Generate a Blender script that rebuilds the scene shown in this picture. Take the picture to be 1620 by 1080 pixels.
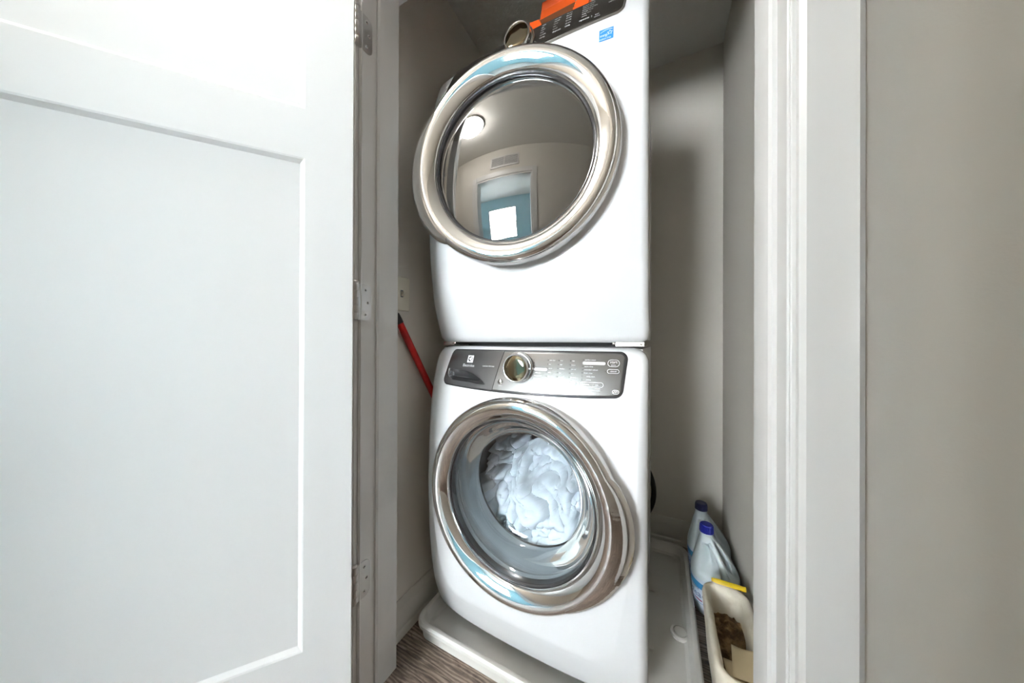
import bpy, bmesh, math, random
import numpy as np
from mathutils import Vector, Matrix, noise

random.seed(7)
PI = math.pi
S = bpy.context.scene
for o in list(bpy.data.objects):
    bpy.data.objects.remove(o, do_unlink=True)
COL = S.collection

# ------------------------------------------------------------------ camera
cam_d = bpy.data.cameras.new('camera')
cam = bpy.data.objects.new('camera', cam_d)
COL.objects.link(cam)
S.camera = cam
cam_d.sensor_width = 36.0
cam_d.sensor_fit = 'HORIZONTAL'
cam_d.lens = 466.0 / 1620.0 * 36.0
cam_d.clip_start = 0.02
psi, pitch, roll = math.radians(26.95), math.radians(0.1), math.radians(0.2)
Fw = Vector((-math.sin(psi) * math.cos(pitch), math.cos(psi) * math.cos(pitch), math.sin(pitch)))
Rt = Vector((math.cos(psi), math.sin(psi), 0))
Up = Rt.cross(Fw)
R2 = Rt * math.cos(roll) + Up * math.sin(roll)
U2 = -Rt * math.sin(roll) + Up * math.cos(roll)
cam.matrix_world = Matrix(((R2.x, U2.x, -Fw.x, 0), (R2.y, U2.y, -Fw.y, 0), (R2.z, U2.z, -Fw.z, 1.0), (0, 0, 0, 1)))

# ------------------------------------------------------------------ world, exposure
world = bpy.data.worlds.new('world')
S.world = world
world.use_nodes = True
bg = world.node_tree.nodes['Background']
bg.inputs[0].default_value = (0.96, 0.98, 1.0, 1)
bg.inputs[1].default_value = 45.0
S.view_settings.view_transform = 'Standard'
S.view_settings.look = 'None'
S.view_settings.gamma = 1.0
S.view_settings.use_curve_mapping = False
S.view_settings.exposure = 1.08
LAMP_MAIN = 40.0      # the hall's dome lamp (mirrored in the dryer glass), emission strength

# window of the blue room lets the sky in
pl = bpy.data.lights.new('window_blue_room_offscreen', 'AREA')
pl.shape = 'RECTANGLE'
pl.size, pl.size_y = 1.3, 1.2
pl.cycles.is_portal = True
po = bpy.data.objects.new('window_blue_room_offscreen', pl)
COL.objects.link(po)
po.location = (-1.35, -3.62, 1.5)
po.rotation_euler = (PI / 2, 0, PI)      # faces +y


# ------------------------------------------------------------------ materials
def mat(name, col, rough=0.5, metal=0.0, bump=None, var=None, coat=0.0, emit=None, spec=None, aniso=0.0):
    m = bpy.data.materials.new(name)
    m.use_nodes = True
    nt = m.node_tree
    b = nt.nodes['Principled BSDF']
    b.inputs['Base Color'].default_value = (*col, 1)
    b.inputs['Roughness'].default_value = rough
    b.inputs['Metallic'].default_value = metal
    if coat:
        b.inputs['Coat Weight'].default_value = coat
        b.inputs['Coat Roughness'].default_value = 0.04
    if spec is not None:
        b.inputs['Specular IOR Level'].default_value = spec
    if emit:
        b.inputs['Emission Color'].default_value = (*emit[0], 1)
        b.inputs['Emission Strength'].default_value = emit[1]
    if bump or var:
        tc = nt.nodes.new('ShaderNodeTexCoord')
    if bump:
        sc, st, dist = bump[:3]
        n = nt.nodes.new('ShaderNodeTexNoise')
        n.inputs['Scale'].default_value = sc
        n.inputs['Detail'].default_value = 4
        if len(bump) > 3:
            mp = nt.nodes.new('ShaderNodeMapping')
            mp.inputs['Scale'].default_value = bump[3]
            nt.links.new(tc.outputs['Object'], mp.inputs[0])
            nt.links.new(mp.outputs[0], n.inputs['Vector'])
        else:
            nt.links.new(tc.outputs['Object'], n.inputs['Vector'])
        bp = nt.nodes.new('ShaderNodeBump')
        bp.inputs['Strength'].default_value = st
        bp.inputs['Distance'].default_value = dist
        nt.links.new(n.outputs[0], bp.inputs['Height'])
        nt.links.new(bp.outputs[0], b.inputs['Normal'])
    if var:
        sc, c2, lo, hi = var
        n2 = nt.nodes.new('ShaderNodeTexNoise')
        n2.inputs['Scale'].default_value = sc
        n2.inputs['Detail'].default_value = 5
        nt.links.new(tc.outputs['Object'], n2.inputs['Vector'])
        rp = nt.nodes.new('ShaderNodeMapRange')
        rp.inputs['From Min'].default_value = lo
        rp.inputs['From Max'].default_value = hi
        nt.links.new(n2.outputs[0], rp.inputs[0])
        mx = nt.nodes.new('ShaderNodeMix')
        mx.data_type = 'RGBA'
        mx.inputs[6].default_value = (*col, 1)
        mx.inputs[7].default_value = (*c2, 1)
        nt.links.new(rp.outputs[0], mx.inputs[0])
        nt.links.new(mx.outputs[2], b.inputs['Base Color'])
    return m


def glass_mat(name, tint, refl=0.10, rough=0.0, add=0.0):
    """Thin pane: tinted see-through plus a mirror share that grows towards grazing angles."""
    m = bpy.data.materials.new(name)
    m.use_nodes = True
    nt = m.node_tree
    nt.nodes.remove(nt.nodes['Principled BSDF'])
    out = nt.nodes['Material Output']
    tr = nt.nodes.new('ShaderNodeBsdfTransparent')
    tr.inputs[0].default_value = (*tint, 1)
    gl = nt.nodes.new('ShaderNodeBsdfGlossy')
    gl.inputs[0].default_value = (1, 1, 1, 1)
    gl.inputs['Roughness'].default_value = rough
    lw = nt.nodes.new('ShaderNodeLayerWeight')
    lw.inputs[0].default_value = 0.25
    mr = nt.nodes.new('ShaderNodeMapRange')
    mr.inputs['To Min'].default_value = refl
    mr.inputs['To Max'].default_value = 0.9
    nt.links.new(lw.outputs['Fresnel'], mr.inputs[0])
    mx = nt.nodes.new('ShaderNodeMixShader')
    nt.links.new(mr.outputs[0], mx.inputs[0])
    nt.links.new(tr.outputs[0], mx.inputs[1])
    nt.links.new(gl.outputs[0], mx.inputs[2])
    nt.links.new(mx.outputs[0], out.inputs[0])
    return m


def wood_mat():
    m = bpy.data.materials.new('vinyl_wood')
    m.use_nodes = True
    nt = m.node_tree
    b = nt.nodes['Principled BSDF']
    b.inputs['Roughness'].default_value = 0.42
    tc = nt.nodes.new('ShaderNodeTexCoord')
    oi = nt.nodes.new('ShaderNodeObjectInfo')
    cmb = nt.nodes.new('ShaderNodeCombineXYZ')
    ml = nt.nodes.new('ShaderNodeMath')
    ml.operation = 'MULTIPLY'
    ml.inputs[1].default_value = 37.0
    nt.links.new(oi.outputs['Random'], ml.inputs[0])
    for i in range(3):
        nt.links.new(ml.outputs[0], cmb.inputs[i])
    ad = nt.nodes.new('ShaderNodeVectorMath')
    ad.operation = 'ADD'
    nt.links.new(tc.outputs['Object'], ad.inputs[0])
    nt.links.new(cmb.outputs[0], ad.inputs[1])
    mp = nt.nodes.new('ShaderNodeMapping')
    mp.inputs['Scale'].default_value = (2.2, 13.0, 3.0)
    nt.links.new(ad.outputs[0], mp.inputs[0])
    n = nt.nodes.new('ShaderNodeTexNoise')
    n.inputs['Scale'].default_value = 2.2
    n.inputs['Detail'].default_value = 6
    n.inputs['Roughness'].default_value = 0.62
    n.inputs['Distortion'].default_value = 2.6
    nt.links.new(mp.outputs[0], n.inputs['Vector'])
    wv = nt.nodes.new('ShaderNodeTexWave')
    wv.wave_type = 'BANDS'
    wv.bands_direction = 'Y'
    wv.inputs['Scale'].default_value = 2.4
    wv.inputs['Distortion'].default_value = 9.0
    wv.inputs['Detail'].default_value = 3
    wv.inputs['Detail Scale'].default_value = 1.3
    nt.links.new(mp.outputs[0], wv.inputs['Vector'])
    av = nt.nodes.new('ShaderNodeMix')
    av.inputs[0].default_value = 0.2
    nt.links.new(n.outputs[0], av.inputs[2])
    nt.links.new(wv.outputs[1], av.inputs[3])
    cr = nt.nodes.new('ShaderNodeValToRGB')
    e = cr.color_ramp.elements
    e[0].position, e[0].color = 0.30, (0.035, 0.023, 0.016, 1)
    e[1].position, e[1].color = 0.72, (0.33, 0.265, 0.215, 1)
    k = e.new(0.52)
    k.color = (0.16, 0.118, 0.092, 1)
    nt.links.new(av.outputs[0], cr.inputs[0])
    hs = nt.nodes.new('ShaderNodeHueSaturation')
    mr = nt.nodes.new('ShaderNodeMapRange')
    mr.inputs['To Min'].default_value = 1.05
    mr.inputs['To Max'].default_value = 1.55
    nt.links.new(oi.outputs['Random'], mr.inputs[0])
    nt.links.new(mr.outputs[0], hs.inputs['Value'])
    nt.links.new(cr.outputs[0], hs.inputs['Color'])
    nt.links.new(hs.outputs[0], b.inputs['Base Color'])
    bp = nt.nodes.new('ShaderNodeBump')
    bp.inputs['Strength'].default_value = 0.25
    bp.inputs['Distance'].default_value = 0.002
    nt.links.new(av.outputs[0], bp.inputs['Height'])
    nt.links.new(bp.outputs[0], b.inputs['Normal'])
    return m


M = {}
M['wall'] = mat('closet_paint', (0.74, 0.70, 0.635), 0.85, bump=(220, 0.12, 0.002))
M['hallwall'] = mat('hall_paint', (0.74, 0.70, 0.635), 0.85, bump=(220, 0.12, 0.002))
M['ceiling'] = mat('ceiling_paint', (0.80, 0.785, 0.75), 0.9, bump=(120, 0.5, 0.004))
M['trim'] = mat('trim_gloss_white', (0.72, 0.71, 0.695), 0.32)
M['jamb'] = mat('jamb_scuffed_white', (0.72, 0.71, 0.695), 0.36, var=(5.0, (0.62, 0.61, 0.59), 0.55, 0.75))
M['door'] = mat('door_white', (0.72, 0.717, 0.71), 0.34)
M['baseb'] = mat('baseboard_cream', (0.72, 0.69, 0.63), 0.4)
M['nickel'] = mat('satin_nickel', (0.60, 0.585, 0.57), 0.34, 1.0)
M['dark'] = mat('black_hole', (0.01, 0.01, 0.01), 0.6)
M['enamel'] = mat('white_enamel', (0.74, 0.74, 0.745), 0.16, coat=0.5)
M['cab'] = mat('cabinet_side', (0.74, 0.73, 0.69), 0.3)
M['chrome'] = mat('chrome', (0.90, 0.895, 0.89), 0.04, 1.0)
M['chrome_bump'] = mat('chrome_handle', (0.88, 0.87, 0.865), 0.05, 1.0, bump=(90, 0.2, 0.0012, (0.35, 0.35, 1.6)))
M['seal'] = mat('grey_seal', (0.25, 0.275, 0.29), 0.32)
M['blackrub'] = mat('black_rubber', (0.012, 0.012, 0.013), 0.35)
M['drum'] = mat('steel_drum', (0.34, 0.37, 0.42), 0.34, 0.85)
M['drumfin'] = mat('drum_fin', (0.46, 0.47, 0.48), 0.35)
M['wglass'] = glass_mat('washer_glass', (0.90, 0.945, 0.97), 0.05)
M['dglass'] = glass_mat('dryer_glass', (0.36, 0.34, 0.32), 0.22)
M['panelgrey'] = mat('console_metal', (0.26, 0.257, 0.252), 0.27, 0.9, bump=(30, 0.05, 0.0005, (0.6, 1, 26)))
M['drawergrey'] = mat('drawer_metal', (0.205, 0.205, 0.21), 0.25, 0.85, bump=(30, 0.05, 0.0005, (0.6, 1, 26)))
M['panelrim'] = mat('console_rim', (0.10, 0.10, 0.105), 0.25, 0.8)
M['darkpanel'] = mat('dryer_console', (0.060, 0.054, 0.047), 0.25, 0.6)
M['lip'] = mat('console_lip', (0.16, 0.145, 0.13), 0.35, 0.5)
M['silver'] = mat('silver_bezel', (0.78, 0.77, 0.76), 0.18, 1.0)
M['knobface'] = mat('smoked_mirror', (0.26, 0.215, 0.14), 0.05, 1.0)
M['print'] = mat('white_print', (0.86, 0.86, 0.86), 0.5)
M['dot'] = mat('dark_dot', (0.03, 0.03, 0.03), 0.4)
M['liner'] = mat('dryer_inner', (0.34, 0.33, 0.31), 0.5)
M['blue'] = mat('sticker_blue', (0.02, 0.25, 0.66), 0.4)
M['pan'] = mat('pan_plastic', (0.70, 0.68, 0.64), 0.38, var=(3.0, (0.60, 0.57, 0.51), 0.5, 0.75))
M['red'] = mat('red_pole', (0.42, 0.006, 0.004), 0.35)
M['switch'] = mat('switch_ivory', (0.80, 0.755, 0.64), 0.4)
M['jug'] = mat('jug_plastic', (0.66, 0.74, 0.76), 0.35, spec=0.4)
M['capnavy'] = mat('cap_navy', (0.010, 0.012, 0.055), 0.4)
M['capblue'] = mat('cap_blue', (0.008, 0.016, 0.27), 0.35)
M['labelw'] = mat('label_white', (0.62, 0.70, 0.80), 0.4)
M['labelb'] = mat('label_blue', (0.06, 0.30, 0.60), 0.4)
M['labeld'] = mat('label_ink', (0.02, 0.08, 0.28), 0.4)
M['labelm'] = mat('label_magenta', (0.35, 0.02, 0.12), 0.4)
M['bin'] = mat('bin_mint', (0.55, 0.68, 0.60), 0.4)
M['bag'] = mat('bag_cream', (0.74, 0.68, 0.56), 0.45, bump=(46, 0.8, 0.004, (1, 1, 0.4)), var=(22, (0.58, 0.50, 0.37), 0.5, 0.8))
M['yellow'] = mat('yellow_strip', (0.75, 0.52, 0.015), 0.4)
M['lint'] = mat('lint_brown', (0.13, 0.075, 0.03), 0.95, bump=(150, 1.0, 0.01), var=(34, (0.30, 0.19, 0.085), 0.45, 0.62))
M['paper'] = mat('paper_cream', (0.66, 0.56, 0.36), 0.8, bump=(60, 0.2, 0.002))
M['orange'] = mat('carton_orange', (0.82, 0.10, 0.008), 0.45)
M['brown'] = mat('carton_inside', (0.15, 0.045, 0.013), 0.75)
M['cloth'] = mat('white_cloth', (0.80, 0.84, 0.89), 0.8)
M['wood'] = wood_mat()
M['lampglass'] = mat('lamp_glass', (0.9, 0.9, 0.88), 0.4, emit=((1.0, 0.97, 0.93), LAMP_MAIN))
M['bluewall'] = mat('blue_room_paint', (0.50, 0.72, 0.79), 0.85)
M['carpet'] = mat('carpet', (0.50, 0.49, 0.47), 0.95, bump=(260, 1.0, 0.01))
M['pane'] = glass_mat('window_glass', (0.95, 0.97, 0.98), 0.04)

# ------------------------------------------------------------------ mesh helpers
ORG = {}


class MB:
    def __init__(s):
        s.v, s.f = [], []

    def add(s, vs, fs):
        k = len(s.v)
        s.v += [tuple(map(float, p)) for p in vs]
        s.f += [tuple(i + k for i in q) for q in fs]
        return s

    def box(s, x0, x1, y0, y1, z0, z1):
        return s.add([(x0, y0, z0), (x1, y0, z0), (x1, y1, z0), (x0, y1, z0), (x0, y0, z1), (x1, y0, z1), (x1, y1, z1), (x0, y1, z1)],
                     [(0, 3, 2, 1), (4, 5, 6, 7), (0, 1, 5, 4), (1, 2, 6, 5), (2, 3, 7, 6), (3, 0, 4, 7)])

    def loops(s, L, close=True, cap0=False, cap1=False, flip=False):
        n = len(L[0])
        vs = [p for l in L for p in l]
        fs = []
        for i in range(len(L) - 1):
            for j in range(n if close else n - 1):
                a, b = i * n + j, i * n + (j + 1) % n
                q = (a, b, b + n, a + n)
                fs.append(q[::-1] if flip else q)
        if cap0:
            fs.append(tuple(range(n))[::-1] if not flip else tuple(range(n)))
        if cap1:
            q = tuple(range((len(L) - 1) * n, len(L) * n))
            fs.append(q if not flip else q[::-1])
        return s.add(vs, fs)

    def tube(s, path, r, n=14, caps=True):
        P = [Vector(p) for p in path]
        rr = r if isinstance(r, (list, tuple)) else [r] * len(P)
        L = []
        ref = Vector((0.31, 0.17, 0.93))
        for i, p in enumerate(P):
            t = (P[min(i + 1, len(P) - 1)] - P[max(i - 1, 0)]).normalized()
            a = t.cross(ref).normalized()
            b = t.cross(a)
            L.append([p + (a * math.cos(2 * PI * k / n) + b * math.sin(2 * PI * k / n)) * rr[i] for k in range(n)])
        return s.loops(L, True, caps, caps)

    def lathe(s, prof, org, axis=(0, -1, 0), n=96):
        """prof: (radius, distance along axis)"""
        A = Vector(axis).normalized()
        X = A.cross(Vector((0, 0, 1)))
        if X.length < 1e-4:
            X = Vector((1, 0, 0))
        X.normalize()
        Z = X.cross(A)
        O = Vector(org)
        L = []
        for r, d in prof:
            r = max(r, 1e-5)
            L.append([O + A * d + (X * math.cos(2 * PI * k / n) + Z * math.sin(2 * PI * k / n)) * r for k in range(n)])
        return s.loops(L)

    def prism(s, pts, fn, d0, d1):
        """2-D outline extruded: fn(a, b, d) -> point"""
        n = len(pts)
        return s.loops([[fn(a, b, d0) for a, b in pts], [fn(a, b, d1) for a, b in pts]], True, True, True)

    def build(s, name, m, parent=None, smooth=False, bevel=0.0, angle=40, seg=2):
        o = Vector(ORG.get(parent.name, (0, 0, 0))) if parent else Vector((0, 0, 0))
        me = bpy.data.meshes.new(name)
        me.from_pydata([(x - o.x, y - o.y, z - o.z) for x, y, z in s.v], [], s.f)
        bm = bmesh.new()
        bm.from_mesh(me)
        bmesh.ops.remove_doubles(bm, verts=bm.verts, dist=1e-6)
        bmesh.ops.recalc_face_normals(bm, faces=bm.faces)
        bm.to_mesh(me)
        bm.free()
        me.materials.append(M[m] if isinstance(m, str) else m)
        ob = bpy.data.objects.new(name, me)
        COL.objects.link(ob)
        if parent:
            ob.parent = parent
        ORG[ob.name] = tuple(o)
        if smooth:
            me.polygons.foreach_set('use_smooth', [True] * len(me.polygons))
            if smooth != 'all':
                me.set_sharp_from_angle(angle=math.radians(angle))
        if bevel:
            bv = ob.modifiers.new('bevel', 'BEVEL')
            bv.width = bevel
            bv.segments = seg
            bv.limit_method = 'ANGLE'
            bv.angle_limit = math.radians(35)
        return ob


def empty(name, loc):
    o = bpy.data.objects.new(name, None)
    COL.objects.link(o)
    o.location = loc
    o.empty_display_size = 0.05
    ORG[o.name] = tuple(loc)
    return o


def tag(o, label, cat, group=None, kind=None):
    o['label'] = label
    o['category'] = cat
    if group:
        o['group'] = group
    if kind:
        o['kind'] = kind
    return o


def struct(o, label=None):
    o['kind'] = 'structure'
    if label:
        o['label'] = label
    return o


def sbox(name, m, *b, bevel=0.0, label=None, parent=None):
    o = MB().box(*b).build(name, m, parent, bevel=bevel)
    if parent is None:
        struct(o, label)
    return o


def rrect(x0, x1, y0, y1, r, n=8):
    pts = []
    for cx, cy, a0 in ((x1 - r, y1 - r, 0), (x0 + r, y1 - r, 90), (x0 + r, y0 + r, 180), (x1 - r, y0 + r, 270)):
        for i in range(n + 1):
            a = math.radians(a0 + 90 * i / n)
            pts.append((cx + r * math.cos(a), cy + r * math.sin(a)))
    return pts


_txt = {}


def text_mesh(body, size):
    """verts (2-D) and faces of a word set in Blender's own font, centred on its origin"""
    c = bpy.data.curves.new('lettering', 'FONT')
    c.body = body
    c.size = size
    c.align_x = 'LEFT'
    c.resolution_u = 2
    ob = bpy.data.objects.new('lettering', c)
    COL.objects.link(ob)
    dg = bpy.context.evaluated_depsgraph_get()
    me = bpy.data.meshes.new_from_object(ob.evaluated_get(dg))
    v = [(p.co.x, p.co.y) for p in me.vertices]
    f = [tuple(q.vertices) for q in me.polygons]
    bpy.data.objects.remove(ob)
    bpy.data.curves.remove(c)
    bpy.data.meshes.remove(me)
    return v, f


# ------------------------------------------------------------------ the setting
CEIL = 2.42
XL, XR, YB = -0.80, 0.257, 1.69            # closet inner walls
YH, YI = 0.53, 0.645                       # closet front wall: hall face, closet face
JL, JR = -0.736, 0.155                     # jamb faces
HX0, HX1, HY = -2.3, 1.9, -0.57            # the hall
DX0, DX1 = -1.06, -0.27                    # doorway opposite, into the blue room
HEAD = 2.045
OHEAD = 1.975                               # head of the doorway opposite

floor = sbox('floor', M['dark'], HX0 - 0.1, HX1 + 0.1, HY - 0.12, YB + 0.1, -0.06, -0.008, label='grey brown wood plank floor of hall and closet')
# planks, running along the hall
pw, plen = 0.152, 1.22
pm = bpy.data.meshes.new('plank')
bx = MB().box(0.0008, plen - 0.0008, 0.0008, pw - 0.0008, -0.008, 0.0)
tmp = bx.build('plank', 'wood', None)
pm = tmp.data
bpy.data.objects.remove(tmp)
row = 0
y = HY - 0.10
while y < YB:
    x = HX0 - plen * ((row * 0.37) % 1.0)
    while x < HX1:
        o = bpy.data.objects.new('plank', pm)
        COL.objects.link(o)
        o.parent = floor
        o.location = (x, y, 0)
        x += plen
    y += pw
    row += 1

sbox('wall_left', 'wall', XL - 0.1, XL, YI - 0.005, YB + 0.1, 0, CEIL)
sbox('wall_right', 'wall', XR, XR + 0.1, YI - 0.005, YB + 0.1, 0, CEIL)
sbox('wall_back', 'wall', XL - 0.1, XR + 0.1, YB, YB + 0.1, 0, CEIL)
sbox('ceiling', 'ceiling', HX0 - 0.1, HX1 + 0.1, HY - 0.12, YB + 0.1, CEIL, CEIL + 0.06)
sbox('wall_front_left', 'hallwall', HX0, JL - 0.02, YH, YI, 0, CEIL)
sbox('wall_front_right', 'hallwall', JR + 0.02, HX1, YH, YI, 0, CEIL)
sbox('wall_front_header', 'hallwall', JL - 0.02, JR + 0.02, YH, YI, HEAD + 0.02, CEIL)
# hall opposite wall with doorway
sbox('wall_hall_left', 'hallwall', HX0, DX0 - 0.02, HY - 0.115, HY, 0, CEIL)
sbox('wall_hall_right', 'hallwall', DX1 + 0.02, HX1, HY - 0.115, HY, 0, CEIL)
sbox('wall_hall_header', 'hallwall', DX0 - 0.02, DX1 + 0.02, HY - 0.115, HY, OHEAD + 0.02, CEIL)
sbox('wall_hall_end_left', 'hallwall', HX0 - 0.1, HX0, HY - 0.115, YI, 0, CEIL)
sbox('wall_hall_end_right', 'hallwall', HX1, HX1 + 0.1, HY - 0.115, YI, 0, CEIL)
# blue room beyond
BX0, BX1, BY = -2.6, 0.7, -3.5
sbox('floor_blue_room', 'carpet', BX0 - 0.1, BX1 + 0.1, BY - 0.1, HY - 0.12, -0.06, 0.0)
sbox('ceiling_blue_room', 'ceiling', BX0 - 0.1, BX1 + 0.1, BY - 0.1, HY - 0.12, CEIL, CEIL + 0.06)
sbox('wall_blue_room_left', 'bluewall', BX0 - 0.1, BX0, BY - 0.1, HY - 0.12, 0, CEIL)
sbox('wall_blue_room_right', 'bluewall', BX1, BX1 + 0.1, BY - 0.1, HY - 0.12, 0, CEIL)
WX0, WX1, WZ0, WZ1 = -1.95, -0.75, 0.9, 2.05
bw = MB().box(BX0, WX0, BY - 0.1, BY, 0, CEIL).box(WX1, BX1, BY - 0.1, BY, 0, CEIL)
bw.box(WX0, WX1, BY - 0.1, BY, 0, WZ0).box(WX0, WX1, BY - 0.1, BY, WZ1, CEIL)
struct(bw.build('wall_blue_room_back', 'bluewall'))
sbox('wall_blue_room_front', 'bluewall', BX0, DX0 - 0.02, HY - 0.125, HY - 0.115, 0, CEIL)
win = sbox('window_1', 'trim', WX0, WX1, BY - 0.06, BY - 0.045, WZ0, WZ0 + 0.03)
for b in ((WX0, WX0 + 0.04, WZ0, WZ1), (WX1 - 0.04, WX1, WZ0, WZ1), (WX0, WX1, WZ1 - 0.04, WZ1), (WX0, WX1, 1.46, 1.50)):
    MB().box(b[0], b[1], BY - 0.07, BY - 0.03, b[2], b[3]).build('frame', 'trim', win)
for z0, z1 in ((WZ0 + 0.03, 1.46), (1.50, WZ1 - 0.04)):
    MB().box(WX0 + 0.04, WX1 - 0.04, BY - 0.052, BY - 0.048, z0, z1).build('pane', 'pane', win)


# door frames
def frame_lr(name, xj, sgn, label):
    """jamb with its stop; sgn +1: opening lies at larger x"""
    e = 0.0
    jx0, jx1 = sorted((xj, xj - sgn * 0.02))
    j = MB().box(jx0, jx1, 0.527, 0.657, 0, HEAD + 0.02).build(name, 'jamb', None, bevel=0.002)
    struct(j, label)
    # stop with an eased front edge
    prof = [(0, 0.578), (0.006, 0.578), (0.0095, 0.583), (0.0105, 0.590), (0.012, 0.596), (0.012, 0.648), (0, 0.648)]
    s = MB()
    s.prism(prof, lambda a, b, d: (xj + sgn * a, b, d), 0, HEAD)
    s.build('stop', 'jamb', j, smooth=True, angle=25)
    MB().tube([(xj + sgn * 0.0004, 0.5312, 0.0), (xj + sgn * 0.0004, 0.5312, HEAD)], 0.0026, 10).build('bead', 'jamb', j, smooth=True)
    # casing on the hall side
    c = MB()
    prof = [(0.006, 0.53), (0.006, 0.518), (0.012, 0.513), (0.030, 0.512), (0.050, 0.510), (0.058, 0.507), (0.064, 0.510), (0.066, 0.53)]
    c.prism([(a, b) for a, b in prof], lambda a, b, d: (xj - sgn * a, b, d), 0, HEAD + 0.06)
    c.build('casing', 'trim', j, smooth=True, angle=30)
    return j


tl = frame_lr('trim_1', JL, 1, 'white door jamb carrying three hinges')
tr = frame_lr('trim_2', JR, -1, 'white door jamb on the far side of the closet opening')
hd = MB().box(JL, JR, 0.527, 0.657, HEAD, HEAD + 0.02).box(JL - 0.06, JR + 0.06, 0.508, 0.53, HEAD + 0.005, HEAD + 0.066)
struct(hd.build('trim_3', 'jamb', None, bevel=0.002))


def jamb_opposite(name, x0, x1):
    o = MB().box(x0, x1, HY - 0.135, HY + 0.012, 0, OHEAD + 0.02).build(name, 'trim', None, bevel=0.002)
    return struct(o)


jamb_opposite('trim_4', DX0 - 0.02, DX0)
jamb_opposite('trim_5', DX1, DX1 + 0.02)
sbox('trim_6', 'trim', DX0, DX1, HY - 0.135, HY + 0.012, OHEAD, OHEAD + 0.02)
sbox('trim_7', 'trim', DX0 - 0.085, DX0 - 0.02, HY, HY + 0.02, 0, OHEAD + 0.09, bevel=0.004)
sbox('trim_8', 'trim', DX1 + 0.02, DX1 + 0.085, HY, HY + 0.02, 0, OHEAD + 0.09, bevel=0.004)
sbox('trim_9', 'trim', DX0 - 0.02, DX1 + 0.02, HY, HY + 0.02, OHEAD + 0.02, OHEAD + 0.09, bevel=0.004)

# baseboards with an ogee top and a shoe moulding
BBP = [(0, 0), (0.022, 0), (0.022, 0.010), (0.019, 0.019), (0.013, 0.024), (0.013, 0.088), (0.011, 0.096), (0.007, 0.104), (0.006, 0.112), (0.003, 0.118), (0, 0.118)]


def baseboard(name, fn, d0, d1, m='baseb'):
    o = MB().prism(BBP, fn, d0, d1).build(name, m, None, smooth=True, angle=30)
    return struct(o)


baseboard('baseboard_left', lambda a, b, d: (XL + a, d, b), YI, YB)
baseboard('baseboard_back', lambda a, b, d: (d, YB - a, b), XL, XR)
baseboard('baseboard_right', lambda a, b, d: (XR - a, d, b), YI, YB)
baseboard('baseboard_front_right', lambda a, b, d: (d, YH - a, b), JR + 0.068, HX1)
baseboard('baseboard_front_left', lambda a, b, d: (d, YH - a, b), HX0, JL - 0.068)
baseboard('baseboard_hall_left', lambda a, b, d: (d, HY + a, b), HX0, DX0 - 0.086)
baseboard('baseboard_hall_right', lambda a, b, d: (d, HY + a, b), DX1 + 0.086, HX1)

# ------------------------------------------------------------------ the open closet door
pin = Vector((-0.734, 0.516))
ang = math.radians(127.5)


def dpt(w, t, z):
    """door space: w along its width from the hinge edge, t through it (0 outer face, 0.035 inner face, which we see)"""
    vx, vy = 0.006 + w, 0.007 + t
    return (pin.x + vx * math.cos(ang) + vy * math.sin(ang), pin.y - vx * math.sin(ang) + vy * math.cos(ang), z)


DW, DZ0, DZ1 = 0.862, 0.012, 2.032
door = empty('door_1', (pin.x, pin.y, 0))
struct(door, 'white two panel closet door swung wide open on nickel hinges')


def dbox(w0, w1, t0, t1, z0, z1, mb=None):
    mb = mb or MB()
    vs = [dpt(w, t, z) for z in (z0, z1) for w, t in ((w0, t0), (w1, t0), (w1, t1), (w0, t1))]
    return mb.add(vs, [(0, 3, 2, 1), (4, 5, 6, 7), (0, 1, 5, 4), (1, 2, 6, 5), (2, 3, 7, 6), (3, 0, 4, 7)])


ST = 0.102
for w0, w1 in ((0, ST), (DW - ST, DW)):
    dbox(w0, w1, 0, 0.035, DZ0, DZ1).build('stile', 'door', door)
for z0, z1 in ((DZ0, 0.254), (1.441, 1.560), (DZ1 - 0.115, DZ1)):
    dbox(ST, DW - ST, 0, 0.035, z0, z1).build('rail', 'door', door)
for z0, z1 in ((0.254, 1.441), (1.560, DZ1 - 0.115)):
    b = 0.011
    mb = MB()
    L = []
    for ins, t in ((0, 0.035), (b * 0.35, 0.0335), (b, 0.0255), (b + 0.0005, 0.025)):
        L.append([dpt(w, t, z) for w, z in ((ST + ins, z0 + ins), (DW - ST - ins, z0 + ins), (DW - ST - ins, z1 - ins), (ST + ins, z1 - ins))])
    mb.loops(L)
    mb.build('panel_moulding', 'door', door)
    dbox(ST, DW - ST, 0.010, 0.025, z0, z1).build('panel', 'door', door)


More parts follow.
